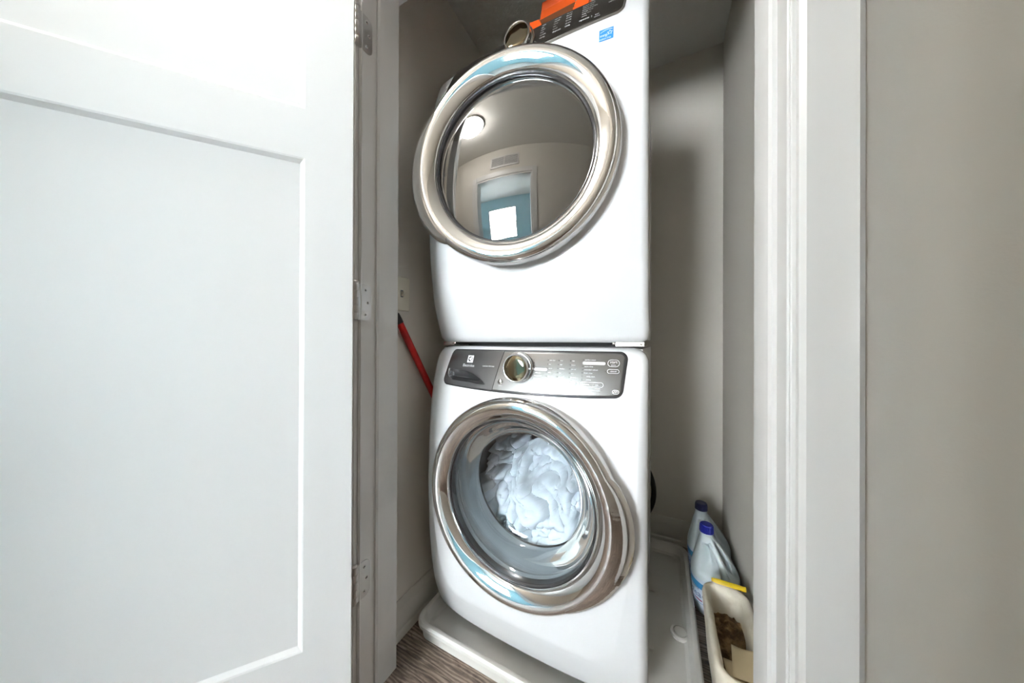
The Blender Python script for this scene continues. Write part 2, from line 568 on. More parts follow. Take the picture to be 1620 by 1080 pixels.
def hinge(zc):
    r, hh = 0.0065, 0.050
    h = MB()
    jy0, jy1 = 0.5275, 0.5625
    # leaf let into the jamb, rounded outer corners, at x = JL
    pts = []
    rc = 0.016
    pts.append((jy0 - 0.011, -hh))
    for i in range(9):
        a = -PI / 2 + PI / 2 * i / 8
        pts.append((jy1 - rc + rc * math.cos(a), -hh + rc + rc * math.sin(a)))
    for i in range(9):
        a = PI / 2 * i / 8
        pts.append((jy1 - rc + rc * math.cos(a), hh - rc + rc * math.sin(a)))
    pts.append((jy0 - 0.011, hh))
    h.prism(pts, lambda a, b, d: (d, a, zc + b), JL - 0.003, JL + 0.0022)
    hg = h.build('hinge', 'nickel', door)
    for k in range(5):
        z0 = zc - hh + k * 0.02
        kn = MB()
        kn.lathe([(0, 0.0004), (r * 0.9, 0.0004), (r, 0.0012), (r, 0.0188), (r * 0.9, 0.0196), (0, 0.0196)], (pin.x, pin.y, z0), (0, 0, 1), 20)
        kn.build('knuckle', 'nickel', hg, smooth=True)
    kn = MB().lathe([(0, 0), (r * 1.05, 0), (r * 1.15, 0.003), (r * 0.7, 0.007), (0, 0.008)], (pin.x, pin.y, zc + hh), (0, 0, 1), 20)
    kn.build('pin_head', 'nickel', hg, smooth=True)
    for yy, zz in ((jy0 + 0.017, 0.034), (jy0 + 0.024, 0.0), (jy0 + 0.017, -0.034)):
        sc = MB().lathe([(0.0042, 0), (0.0042, 0.0006), (0.0025, 0.0012), (0.001, 0.0004), (0, 0.0004)], (JL + 0.0022, yy, zc + zz), (1, 0, 0), 14)
        so = sc.build('screw', 'silver', hg, smooth=True)
        MB().lathe([(0.0014, 0), (0.0014, 0.0016), (0, 0.0016)], (JL + 0.0022, yy, zc + zz), (1, 0, 0), 8).build('screw_slot', 'dark', hg)
    # leaf on the door's edge
    lf = MB()
    vs = [dpt(-0.0015, t, z) for z in (zc - hh, zc + hh) for t in (0.0, 0.028)] + [dpt(0.0005, t, z) for z in (zc - hh, zc + hh) for t in (0.0, 0.028)]
    lf.add(vs, [(0, 1, 3, 2), (4, 6, 7, 5), (0, 4, 5, 1), (2, 3, 7, 6), (0, 2, 6, 4), (1, 5, 7, 3)])
    lf.build('door_leaf', 'nickel', hg)
    return hg


for zc in (1.853, 1.108, 0.342):
    hinge(zc)
# door knob near the free edge
kz, kw = 0.95, DW - 0.06
c0, c1 = Vector(dpt(kw, 0.035, kz)), Vector(dpt(kw, 1.035, kz))
MB().lathe([(0.0, 0), (0.032, 0), (0.032, 0.006), (0.012, 0.012), (0.012, 0.03), (0.026, 0.04), (0.028, 0.055), (0.018, 0.066), (0, 0.068)], c0, c1 - c0, 32).build('knob', 'nickel', door, smooth=True)

# ------------------------------------------------------------------ washer and dryer
CX, HW = -0.3825, 0.3525
KN_Z = np.array([0.0, 0.06, 0.14, 0.30, 0.50, 0.68, 0.80, 0.87, 0.94, 1.0])
KN_Y = np.array([0.806, 0.790, 0.774, 0.759, 0.755, 0.761, 0.772, 0.784, 0.803, 0.828])
_fine = np.linspace(0, 1, 401)
_raw = np.interp(_fine, KN_Z, KN_Y)
_ker = np.hanning(41)
_ker /= _ker.sum()
_pad = np.concatenate([2 * _raw[0] - _raw[20:0:-1], _raw, 2 * _raw[-1] - _raw[-2:-22:-1]])
_sm = np.convolve(_pad, _ker, 'valid')


def sd_rr(px, pz, hx, hz, r):
    qx, qz = abs(px) - hx + r, abs(pz) - hz + r
    return math.hypot(max(qx, 0), max(qz, 0)) + min(max(qx, qz), 0) - r


def rcorner(z0):
    return 0.042 if z0 < 0.5 else 0.020


def surf(x, z, z0, h, fillet=True):
    """front skin of a machine: bowed both ways, creased below and beside the door, eased at its rim"""
    t = (z - z0) / h
    y = float(np.interp(t, _fine, _sm))
    s = abs(x - CX) / HW
    y += 0.024 * s ** 2.4
    # crease: flared face whose sides draw in towards the bottom
    hwid = 0.332 - 0.055 * max(0, min(1, (0.62 - t) / 0.45)) ** 1.5
    d = sd_rr(x - CX, z - (z0 + h * (0.14 + 1.4) / 2), hwid, h * (1.4 - 0.14) / 2, 0.075)
    if d > -0.006:
        e = d + 0.006
        y += 0.17 * min(1.0, max(0.0, (1.02 - t) / 0.3)) * (e if e > 0.006 else e * e / 0.012 + 0.0 * e)
    if fillet:
        d = -sd_rr(x - CX, z - z0 - h / 2, HW, h / 2, rcorner(z0))
        rf = 0.022 if z0 < 0.5 else 0.017
        if d < rf:
            d = max(d, 0)
            y += rf - math.sqrt(max(rf * rf - (rf - d) ** 2, 0))
    return y


def machine_shell(root, z0, h, ax, az, rh, ybk):
    """front panel with a round hole, made of rays from the hole to the rim"""
    n, m = 224, 46
    L = []
    ths = [2 * PI * k / n for k in range(n)]
    bd = []
    for th in ths:
        lo, hi = 0.1, 0.9
        for _ in range(40):
            mid = (lo + hi) / 2
            if sd_rr(ax + mid * math.cos(th) - CX, az + mid * math.sin(th) - z0 - h / 2, HW, h / 2, rcorner(z0)) < 0:
                lo = mid
            else:
                hi = mid
        bd.append(lo)
    L.append([(ax + (rh - 0.004) * math.cos(t), 0.83, az + (rh - 0.004) * math.sin(t)) for t in ths])
    for i in range(m + 1):
        u = i / m
        u = 1 - (1 - u) ** 1.9
        lp = []
        for th, b in zip(ths, bd):
            r = rh + (b - rh) * u
            x, z = ax + r * math.cos(th), az + r * math.sin(th)
            sink = 0.03 if z0 < 0.5 and -0.651 < x < -0.480 and 0.864 < z < 0.918 else 0.0
            lp.append((x, surf(x, z, z0, h) + sink, z))
        L.append(lp)
    L.append([(p[0], ybk, p[2]) for p in L[-1]])
    L.append([(CX + (p[0] - CX) * 0.94, ybk, z0 + h / 2 + (p[2] - z0 - h / 2) * 0.96) for p in L[-1]])
    MB().loops(L).build('front_panel', 'enamel', root, smooth=True, angle=60)


def cabinet(root, z0, z1):
    mb = MB().box(-0.725, -0.046, 0.87, 1.56, z0, z1)
    mb.f = [q for k, q in enumerate(mb.f) if k != 2]      # open towards the front panel
    o = mb.build('cabinet', 'cab', root)
    sd = o.modifiers.new('thickness', 'SOLIDIFY')
    sd.thickness = 0.004
    sd.offset = -1
    return o


RING = [(0.262, -0.050), (0.281, -0.036), (0.2855, -0.028), (0.2875, -0.016), (0.2872, -0.006), (0.2850, 0.0045), (0.2810, 0.0122), (0.2755, 0.0176), (0.2690, 0.0204), (0.2620, 0.0206),
        (0.2550, 0.0186), (0.2480, 0.0154), (0.2410, 0.0114), (0.2350, 0.0074), (0.2305, 0.0036), (0.2280, 0.0006), (0.2268, -0.004), (0.2262, -0.012), (0.2245, -0.020)]


def handle(door_part, O, A, side, m, mid=-15, half=40, dmax=0.028):
    """crescent grip standing out of the ring's flank"""
    A = Vector(A).normalized()
    X = A.cross(Vector((0, 0, 1))).normalized()      # points to the viewer's right
    if X.x < 0:
        X = -X
    Z = Vector((0, 0, 1))
    n = 48
    L = []
    for k in range(n + 1):
        q = -1 + 2 * k / n
        th = math.radians(mid + half * q)
        s = max(0.0, 1 - q * q) ** 0.75
        d = dmax * s
        dr = X * (math.cos(th) * side) + Z * math.sin(th)
        cs = [(0.262, -0.02), (0.270, 0.0205), (0.2770, 0.0175 + 0.002 * s), (0.2815 + 0.35 * d, 0.0125 + 0.002 * s), (0.2850 + 0.75 * d, 0.0050 - 0.002 * s), (0.2865 + d, -0.004 - 0.004 * s),
              (0.2865 + d * 1.02, -0.009 - 0.004 * s), (0.2850 + 0.8 * d, -0.015 - 0.004 * s), (0.280, -0.030)]
        L.append([Vector(O) + A * b + dr * a for a, b in cs])
    MB().loops(L, True, True, True).build('handle', m, door_part, smooth=True, angle=35)


def console(root, z0, h, name, m, xl0, xl1, xr0, xr1, zb, zt, rcl, rcr, thick=0.004, nu=90, nv=36, dent=None, rim=True):
    """curved plate laid on the front skin; zb, zt: functions of x"""
    def us():
        a = [0.5 * (1 - math.cos(PI * i / nu)) for i in range(nu + 1)]
        return a
    G = []
    for u in us():
        col = []
        for j in range(nv + 1):
            v = j / nv
            v = 0.5 * (1 - math.cos(PI * v)) * 0.6 + v * 0.4
            xl, xr = xl0 + (xl1 - xl0) * v, xr0 + (xr1 - xr0) * v
            x = xl + (xr - xl) * u
            e0, e1 = x - xl, xr - x
            dz = 0
            if rcl and e0 < rcl:
                dz = rcl - math.sqrt(max(rcl ** 2 - (rcl - e0) ** 2, 0))
            if rcr and e1 < rcr:
                dz = rcr - math.sqrt(max(rcr ** 2 - (rcr - e1) ** 2, 0))
            b, t = zb(x) + dz, zt(x) - dz
            z = b + (t - b) * v
            # rounded lip
            ed = min(z - b, t - z, e0 if rcl else 1, e1 if rcr else 1)
            lip = 0.0045
            drop = 0
            if ed < lip:
                drop = thick * 0.75 * (1 - math.sqrt(max(1 - (1 - ed / lip) ** 2, 0)))
            y = surf(x, z, z0, h, False) - thick + drop
            if dent:
                y += dent(x, z)
            col.append((x, y, z))
        G.append(col)
    mb = MB()
    nvv = nv + 1
    vs = [p for c in G for p in c]
    fs = [(i * nvv + j, (i + 1) * nvv + j, (i + 1) * nvv + j + 1, i * nvv + j + 1) for i in range(len(G) - 1) for j in range(nv)]
    mb.add(vs, fs)
    per = [G[i][0] for i in range(len(G))] + [G[-1][j] for j in range(1, nvv)] + [G[i][-1] for i in range(len(G) - 2, -1, -1)] + [G[0][j] for j in range(nv - 1, 0, -1)]
    mb.loops([per, [(p[0], p[1] + thick + 0.004, p[2]) for p in per]])
    o = mb.build(name, m, root, smooth=True, angle=50)
    return o


class Print:
    """flat print collected into one mesh that lies on a machine's skin"""
    def __init__(s, z0, h, off):
        s.z0, s.h, s.off, s.mb = z0, h, off, MB()

    def p(s, x, z, extra=0):
        return (x, surf(x, z, s.z0, s.h, False) - s.off - extra, z)

    def text(s, body, size, x, z, center=False, sx=1.0):
        v, f = text_mesh(body, size)
        if not v:
            return
        w = max(a for a, b in v) * sx
        ox = x - w / 2 if center else x
        s.mb.add([s.p(ox + a * sx, z + b) for a, b in v], f)

    def pill(s, x, z, w, hgt, stroke=None, extra=0):
        r = min(w, hgt) / 2 * 0.98
        a = rrect(x - w / 2, x + w / 2, z - hgt / 2, z + hgt / 2, r, 5)
        if stroke:
            b = rrect(x - w / 2 + stroke, x + w / 2 - stroke, z - hgt / 2 + stroke, z + hgt / 2 - stroke, r - stroke, 5)
            s.mb.loops([[s.p(*q) for q in a], [s.p(*q) for q in b]])
        else:
            s.mb.add([s.p(q[0], q[1], extra) for q in a], [tuple(range(len(a)))])

    def disc(s, x, z, r, n=12, extra=0):
        a = [(x + r * math.cos(2 * PI * k / n), z + r * math.sin(2 * PI * k / n)) for k in range(n)]
        s.mb.add([s.p(*q, extra) for q in a], [tuple(range(n))])

    def poly(s, pts, extra=0):
        s.mb.add([s.p(*q, extra) for q in pts], [tuple(range(len(pts)))])

    def line(s, pts, w):
        for (x0, zz0), (x1, zz1) in zip(pts[:-1], pts[1:]):
            L = math.hypot(x1 - x0, zz1 - zz0) or 1
            nx, nz = -(zz1 - zz0) / L * w / 2, (x1 - x0) / L * w / 2
            s.poly([(x0 + nx, zz0 + nz), (x0 - nx, zz0 - nz), (x1 - nx, zz1 - nz), (x1 + nx, zz1 + nz)])


# ---- washer
WZ, WH = 0.034, 0.952
washer = empty('washing_machine', (CX, 1.2, 0.0))
tag(washer, 'white front load washer with chrome ring and laundry behind its glass, under the dryer', 'washer')
WAX, WAZ = -0.367, 0.556
machine_shell(washer, WZ, WH, WAX, WAZ, 0.266, 0.885)
cabinet(washer, WZ + 0.012, WZ + WH - 0.004)
for sx in (-0.66, -0.11):
    for sy in (0.90, 1.48):
        MB().lathe([(0, 0), (0.026, 0), (0.026, 0.010), (0.016, 0.014), (0.016, 0.03), (0, 0.03)], (sx, sy, 0.014), (0, 0, 1), 24).build('foot', 'blackrub', washer, smooth=True)

O = (WAX, 0.73, WAZ)
A = (0, -1, 0)
wd = MB().lathe(RING, O, A, 128).build('door', 'chrome', washer, smooth=True, angle=75)
MB().lathe([(0.2265, -0.0085), (0.2235, -0.0065), (0.2205, -0.0095), (0.2205, -0.030)], O, A, 96).build('glass_trim', 'panelrim', wd, smooth=True)
MB().lathe([(0.2210, -0.012), (0.215, -0.017), (0.205, -0.032), (0.193, -0.060), (0.183, -0.086), (0.172, -0.100), (0.150, -0.109), (0.10, -0.114), (0.05, -0.116), (0.0, -0.1165)], O, A, 96).build('glass_bowl', 'wglass', wd, smooth='all')
handle(wd, O, A, 1, 'chrome_bump')
# grey bellows between door and drum
MB().lathe([(0.262, -0.062), (0.2255, -0.022), (0.2220, -0.030), (0.2185, -0.042), (0.222, -0.050), (0.2195, -0.062), (0.2120, -0.074), (0.2040, -0.092), (0.1985, -0.110), (0.1925, -0.118), (0.1890, -0.122), (0.191, -0.128), (0.198, -0.132), (0.25, -0.135)], O, A, 128).build('door_seal', 'seal', washer, smooth=True, angle=30)
MB().lathe([(0.1905, -0.1195), (0.1865, -0.123), (0.1905, -0.1275)], O, A, 96).build('seal_lip', 'blackrub', washer, smooth=True)
dr = MB().lathe([(0.2, -0.136), (0.252, -0.14), (0.255, -0.15), (0.255, -0.42), (0.235, -0.45), (0.08, -0.455), (0.0, -0.44)], O, A, 96).build('drum', 'drum', washer, smooth=True, angle=30)
for k in range(3):
    th = math.radians(82 + 120 * k)
    cs = []
    for d in (-0.15, -0.20, -0.33, -0.41):
        e = Vector((-math.sin(th), 0, math.cos(th)))
        rdir = Vector((math.cos(th), 0, math.sin(th)))
        hh = 0.06 if d in (-0.20, -0.33) else 0.035
        b = Vector(O) + Vector((0, -1, 0)) * d
        cs.append([b + rdir * 0.254 + e * 0.04, b + rdir * (0.254 - hh) + e * 0.012, b + rdir * (0.254 - hh) - e * 0.012, b + rdir * 0.254 - e * 0.04])
    MB().loops(cs, True, True, True).build('drum_fin', 'drumfin', dr, bevel=0.006)


# console: dispenser drawer and control panel
def zb_w(x):
    s = (x - CX) / 0.30
    return 0.8475 + 0.0115 * abs(s) ** 2.2


def zt_w(x):
    return 0.9735


def split_x(z):
    return -0.4655 + (z - 0.849) * 0.19


def lens(x, z):
    # scooped finger pull of the dispenser drawer
    if not (-0.652 < x < -0.486):
        return 0.0
    u = (x + 0.652) / 0.166
    top = 0.9095 - 0.004 * u - 0.044 * max(0, (u - 0.35) / 0.65) ** 1.9
    bot = 0.8745 - 0.0085 * u + 0.016 * max(0, 1 - u / 0.16) ** 2
    if z >= top or z <= bot:
        return 0.0
    v = (z - bot) / (top - bot)
    prof = min(1, (1 - v) / 0.72) ** 0.8 * min(1, v / 0.22) ** 0.8
    en = min(1, u / 0.05) * min(1, (1 - u) / 0.12)
    return 0.020 * prof * en


console(washer, WZ, WH, 'console_frame', 'panelrim', -0.671, -0.655, -0.087, -0.079, lambda x: zb_w(x) - 0.0015, lambda x: zt_w(x) + 0.0015, 0.018, 0.021, thick=0.0030, nu=110, nv=10, dent=lens)
drw = console(washer, WZ, WH, 'dispenser_drawer', 'drawergrey', -0.668, -0.652, split_x(0.849) - 0.0012, split_x(0.974) - 0.0012, lambda x: zb_w(x) + 0.002, lambda x: zt_w(x) - 0.001, 0.016, 0, nu=110, nv=64, dent=lens)
ctl = console(washer, WZ, WH, 'control_panel', 'panelgrey', split_x(0.849) + 0.0012, split_x(0.974) + 0.0012, -0.0935, -0.0855, lambda x: zb_w(x) + 0.0035, lambda x: zt_w(x) - 0.0025, 0, 0.016, nu=110, nv=40)
MB().loops([[(xx, surf(xx, z, WZ, WH, False) - 0.0005, z) for xx in (split_x(z) - 0.002, split_x(z) + 0.002)] for z in np.linspace(0.849, 0.972, 12)], False).build('panel_seam', 'dark', washer)
# dark rim strip under the plate edges
P = Print(WZ, WH, 0.0046)
# maker's mark: square with a rounded emblem, and name
w = Print(WZ, WH, 0.0046)
lx, lz, ls = -0.566, 0.9435, 0.0115
w.poly([(lx - ls, lz - ls), (lx + ls, lz - ls), (lx + ls, lz + ls), (lx - ls, lz + ls)])
w.text('Electrolux', 0.0125, -0.5685, 0.9185, True, 0.92)
w.text('LuxCare', 0.0062, -0.5120, 0.9215)
w.text('Wash System', 0.0062, -0.489, 0.9215, False, 0.62)
w.mb.build('maker_mark', 'print', drw)['kind'] = 'stuff'
k = Print(WZ, WH, 0.0050)
n = 20
k.poly([(lx + 0.0085 * math.cos(2 * PI * i / n), lz + 0.0085 * math.sin(2 * PI * i / n)) for i in range(n)])
k.mb.build('emblem_disc', 'drawergrey', drw)
k2 = Print(WZ, WH, 0.0053)
k2.poly([(lx - 0.0062, lz + 0.0005), (lx + 0.0035, lz + 0.0068), (lx + 0.0035, lz - 0.0068)])
k2.poly([(lx + 0.0042, lz + 0.0066), (lx + 0.0058, lz + 0.0054), (lx + 0.0058, lz - 0.0054), (lx + 0.0042, lz - 0.0066)])
k2.mb.build('emblem_arrow', 'print', drw)

wp = Print(WZ, WH, 0.0046)
dots = Print(WZ, WH, 0.0047)
cols = (-0.292, -0.260, -0.2265)
names = (('extra hot', 'hot', 'warm', 'cold', 'tap cold'), ('max', 'high', 'medium', 'low', 'no spin'), ('max', 'heavy', 'normal', 'light', 'extra light'))
for cxx, words in zip(cols, names):
    for i, wd_ in enumerate(words):
        z = 0.9465 - 0.0112 * i
        dots.disc(cxx - 0.001, z + 0.0015, 0.0011)
        wp.text(wd_, 0.0046, cxx + 0.003, z)
for cxx, t_ in zip((-0.281, -0.2475, -0.2145), ('temp', 'spin', 'soil')):
    wp.pill(cxx, 0.888, 0.0275, 0.0112, 0.0011)
    wp.text(t_, 0.0062, cxx, 0.8862, True)
wp.pill(-0.1665, 0.8875, 0.061, 0.0125, 0.0011)
wp.text('options', 0.0068, -0.1935, 0.8856)
wp.text('|', 0.0068, -0.1635, 0.8856)
wp.text('set', 0.0068, -0.157, 0.8856)
wp.text('controls', 0.0042, -0.158, 0.8765)
wp.text('3 second hold', 0.0042, -0.168, 0.8715)
opts = ('perfect steam', 'stain soak', 'extra rinse', 'extended refresh', 'fresh rinse', 'delay start', 'chime')
for i, t_ in enumerate(opts):
    z = 0.9500 - 0.0087 * i
    dots.disc(-0.1925, z + 0.0015, 0.0011)
    if i == 1:
        wp.pill(-0.1640, z + 0.0016, 0.060, 0.0076)
    else:
        wp.text(t_, 0.0052, -0.188 if i < 5 else -0.181, z)
wp.pill(-0.1135, 0.9445, 0.030, 0.0185, 0.0011)
wp.text('start', 0.0098, -0.1135, 0.9445, True)
wp.text('pause', 0.0052, -0.1135, 0.9385, True)
wp.pill(-0.1135, 0.9235, 0.030, 0.0112, 0.0011)
wp.text('cancel', 0.0062, -0.1135, 0.9218, True)
dots.disc(-0.1325, 0.944, 0.0012)
dots.disc(-0.1325, 0.923, 0.0012)
# cycles beside the dial
cyc = ('heavy duty', 'whites', 'normal', 'colors', 'delicates', 'hand wash', 'fast wash', 'rinse & spin', 'clean washer')
for i, t_ in enumerate(cyc):
    z = 0.9465 - 0.0090 * i
    xo = -0.3315 - 0.0009 * (i - 3) ** 2 * 0.5
    if i == 3:
        wp.pill(-0.3125, z + 0.0018, 0.040, 0.0078)
    elif i > 3:
        wp.text(t_, 0.0048, xo + 0.004, z)
    if i < 4:
        dots.disc(xo - 0.001, z + 0.0015, 0.0010)
wp.text('power', 0.0042, -0.4385, 0.8665, True)
# small round mark low on the right end of the plate
wp.pill(-0.1055, 0.8720, 0.0170, 0.0105, 0.0013)
wp.line([(-0.1110, 0.8700), (-0.1075, 0.8742), (-0.1055, 0.8705), (-0.1030, 0.8745), (-0.1005, 0.8715)], 0.0014)
wp.mb.build('panel_print', 'print', ctl)['kind'] = 'stuff'
dots.mb.build('indicator_dots', 'dot', ctl)['kind'] = 'stuff'


def knob(root, x, z, z0, h, tilt=0.0, face='knobface'):
    y = surf(x, z, z0, h, False) - 0.004
    ax = Vector((0, -math.cos(tilt), -math.sin(tilt)))
    kb = MB().lathe([(0.046, -0.004), (0.0475, 0.003), (0.0472, 0.008), (0.0455, 0.0105), (0.0435, 0.0098), (0.0425, 0.0105), (0.0418, 0.0260), (0.0408, 0.0295), (0.0390, 0.0310), (0.0372, 0.0305), (0.0365, 0.0292)], (x, y, z), ax, 72).build('dial', 'silver', root, smooth=True, angle=35)
    MB().lathe([(0.0368, 0.0288), (0.0355, 0.0298), (0.02, 0.0304), (0.0, 0.0306)], (x, y, z), ax, 48).build('dial_face', face, kb, smooth='all')
    return kb


knob(washer, -0.3805, 0.9235, WZ, WH)
yb = surf(-0.4385, 0.8785, WZ, WH, False) - 0.004
pb = MB().lathe([(0.0075, -0.002), (0.0075, 0.002), (0.006, 0.0032), (0, 0.0034)], (-0.4385, yb, 0.8785), (0, -1, 0), 24).build('power_button', 'silver', washer, smooth=True)
MB().lathe([(0.0075, -0.002), (0.0088, 0.0004), (0.0075, 0.001)], (-0.4385, yb, 0.8785), (0, -1, 0), 24).build('power_button_ring', 'panelrim', pb, smooth=True)

# ---- dryer
DZ, DH = 0.999, 0.957
dryer = empty('clothes_dryer', (CX, 1.2, 0.99))
tag(dryer, 'white dryer with its chrome ringed door ajar, stacked on the washer', 'dryer')
DAX, DAZ = -0.3825, 1.498
machine_shell(dryer, DZ, DH, DAX, DAZ, 0.235, 0.885)
cabinet(dryer, DZ + 0.010, DZ + DH - 0.004)
MB().lathe([(0.240, 0.0), (0.232, -0.02), (0.215, -0.06), (0.21, -0.10), (0.245, -0.12), (0.25, -0.4), (0.0, -0.41)], (DAX, 0.79, DAZ), (0, -1, 0), 96).build('drum', 'liner', dryer, smooth=True, angle=30)
# plinth and stacking brackets in the gap
MB().box(-0.70, -0.07, 0.93, 1.54, 0.9865, 1.012).build('plinth', 'dark', dryer)
for x0, x1 in ((-0.704, -0.655), (-0.112, -0.040)):
    br = MB().box(x0, x1, 0.838, 0.95, 0.9885, 1.001).box(x0 + 0.004, x1 - 0.006, 0.832, 0.86, 0.9935, 0.9965)
    bo = br.build('stacking_bracket', 'silver', dryer, bevel=0.001)
    MB().lathe([(0.0035, 0), (0.0035, 0.002), (0.001, 0.003), (0, 0.003)], (x1 + 0.004 if x0 < -0.5 else x0 - 0.004, 0.836, 0.9965), (0, -1, 0), 14).build('screw', 'silver', bo, smooth=True)

yaw = math.radians(8.3)
DO = (-0.368, 0.700, 1.498)
DA = (math.sin(yaw), -math.cos(yaw), 0)
dd = MB().lathe(RING, DO, DA, 128).build('door', 'chrome', dryer, smooth=True, angle=75)
MB().lathe([(0.2265, -0.0085), (0.2235, -0.0065), (0.2205, -0.0090), (0.2205, -0.030)], DO, DA, 96).build('glass_trim', 'panelrim', dd, smooth=True)
sag, rg = 0.026, 0.2215
Rs = (rg * rg + sag * sag) / (2 * sag)
prof = []
for i in range(25):
    r = rg * (1 - i / 24)
    prof.append((r, -0.0125 + math.sqrt(Rs * Rs - r * r) - (Rs - sag)))
MB().lathe(prof, DO, DA, 128).build('glass_dome', 'dglass', dd, smooth='all')
MB().lathe([(0.2205, -0.028), (0.2185, -0.034), (0.205, -0.040), (0.195, -0.060), (0.180, -0.072), (0.150, -0.082), (0.09, -0.088), (0, -0.090)], DO, DA, 96).build('inner_bowl', 'liner', dd, smooth=True)
MB().lathe([(0.262, -0.050), (0.255, -0.062), (0.205, -0.066), (0.195, -0.085), (0.15, -0.094), (0, -0.098)], DO, DA, 96).build('back_shell', 'liner', dd, smooth=True)
handle(dd, DO, DA, -1, 'chrome', -6, 43, 0.034)
hx = MB().box(-0.128, -0.108, 0.745, 0.80, 1.45, 1.546)
hx.build('door_hinge', 'liner', dryer, bevel=0.003)


def zb_d(x):
    s = (x - CX) / 0.30
    return DZ + DH * 0.8985 + 0.0 - 0.0005 + 0.010 * abs(s) ** 2.2 - 0.0085


def zt_d(x):
    return DZ + DH - 0.0075


console(dryer, DZ, DH, 'console_frame', 'lip', -0.671, -0.655, -0.087, -0.079, lambda x: zb_d(x) - 0.005, lambda x: zt_d(x) + 0.001, 0.018, 0.021, thick=0.0030, nu=110, nv=10)
dct = console(dryer, DZ, DH, 'control_panel', 'darkpanel', -0.668, -0.652, -0.091, -0.083, zb_d, zt_d, 0.016, 0.018, nu=130, nv=36)
dp = Print(DZ, DH, 0.0046)
zt = DZ + DH - 0.022
for cxx, words in ((-0.318, ('extra', 'hot', 'warm', 'cool', 'no heat')), (-0.279, ('max dry', 'normal', 'damp', 'less', 'timed')), (-0.243, ('90 min', '60 min', '45 min', '30 min', '15 min'))):
    for i, t_ in enumerate(words):
        dp.text(t_, 0.0058, cxx, zt - 0.0115 * i)
dp.text('temp', 0.008, -0.318, zt - 0.058, False)
dp.text('dryness', 0.008, -0.279, zt - 0.058)
dp.text('time', 0.008, -0.243, zt - 0.058)
for i, t_ in enumerate(('perfect steam', 'reduce static', 'extended tumble', 'energy saver', 'delay start', 'chime')):
    dp.text(t_, 0.0060, -0.198, zt - 0.0095 * i)
dp.text('options', 0.0088, -0.203, zt - 0.061)
dp.text('|', 0.0088, -0.171, zt - 0.061)
dp.text('set', 0.0088, -0.161, zt - 0.061)
dp.text('controls', 0.0046, -0.163, zt - 0.068)
dp.text('cancel', 0.0075, -0.128, zt - 0.030)
dp.text('start', 0.010, -0.128, zt - 0.012)
for i, t_ in enumerate(('heavy duty', 'towels', 'normal', 'delicates', 'fast dry', 'timed dry')):
    dp.text(t_, 0.0062, -0.331 - 0.002 * (i % 2) - (0.0 if i else 0), zt - 0.0115 * i, False, 0.001) if False else None
dp.mb.build('panel_print', 'print', dct)['kind'] = 'stuff'
knob(dryer, -0.3805, DZ + DH * 0.935, DZ, DH)
# energy label on the front skin
st = Print(DZ, DH, 0.0008)
sx0, sx1, sz0, sz1 = -0.1475, -0.1125, 1.780, 1.8155
st.poly([(sx0, sz0), (sx1, sz0), (sx1, sz1), (sx0, sz1)])
sk = st.mb.build('energy_label', 'blue', dryer)
sp = Print(DZ, DH, 0.0013)
sp.line([(sx0 + 0.003 + 0.030 * i / 12, sz0 + 0.0215 + 0.0095 * math.sin(PI * (0.12 + 0.62 * i / 12))) for i in range(13)], 0.0012)
sp.text('energy', 0.0115, sx0 + 0.002, sz0 + 0.0125, False, 0.62)
cx0, cz0 = sx1 - 0.0085, sz0 + 0.0195
star = []
for i in range(11):
    a = PI / 2 + i * PI / 5
    r = 0.0068 if i % 2 == 0 else 0.0030
    star.append((cx0 + r * math.cos(a), cz0 + r * math.sin(a)))
sp.line(star, 0.0010)
sp.text('ENERGY STAR', 0.0062, sx0 + 0.0012, sz0 + 0.0022, False, 0.72)
sp.mb.build('label_print', 'print', sk)
stp = Print(DZ, DH, 0.0011)

# ------------------------------------------------------------------ laundry in the drum
rng = random.Random(3)
N = 130
vs, idx = [], {}
fs = []
for i in range(N + 1):
    for j in range(N + 1):
        a, b = -1 + 2 * i / N, -1 + 2 * j / N
        rr = math.hypot(a, b)
        if rr > 1.0:
            continue
        x, z = WAX + a * 0.246, WAZ + b * 0.246
        zz = z - WAZ
        slope = max(0, zz + 0.055 - 0.045 * math.sin((x - WAX) * 9 + 0.2)) * 1.45
        p = Vector((x * 10, 1.7 + slope * 10, z * 10))
        wv = noise.noise_vector(p * 0.7) * 0.9
        q = p + wv
        f1 = 1 - abs(noise.noise(q))
        f2 = 1 - abs(noise.noise(q * 2.1 + Vector((3, 1, 7))))
        f3 = 1 - abs(noise.noise(q * 4.6 + Vector((9, 4, 2))))
        fold = 0.070 * (f1 ** 2.6) + 0.038 * f2 ** 2.4 + 0.009 * f3 ** 2
        y = 0.966 + slope - fold + 0.03 * noise.noise(p * 0.35)
        y = 0.864 + math.log1p(math.exp((y - 0.864) / 0.012)) * 0.012
        idx[(i, j)] = len(vs)
        vs.append((x, min(y, 1.15), z))
for i in range(N):
    for j in range(N):
        q = [idx.get(t) for t in ((i, j), (i + 1, j), (i + 1, j + 1), (i, j + 1))]
        if None in q:
            continue
        # the cloth ends towards the top of the drum
        if sum(vs[t][1] for t in q) / 4 > 1.10:
            continue
        fs.append(tuple(q))
used = sorted({t for q in fs for t in q})
mp_ = {t: k for k, t in enumerate(used)}
la = MB().add([vs[t] for t in used], [tuple(mp_[t] for t in q) for q in fs]).build('laundry', 'cloth', None, smooth='all')
tag(la, 'crumpled white laundry tumbling behind the washer glass', 'laundry')
sol = la.modifiers.new('thickness', 'SOLIDIFY')
sol.thickness = 0.01
sol.offset = -1

# ------------------------------------------------------------------ drain pan
PX0, PX1, PY0, PY1 = -0.755, 0.108, 0.742, 1.592


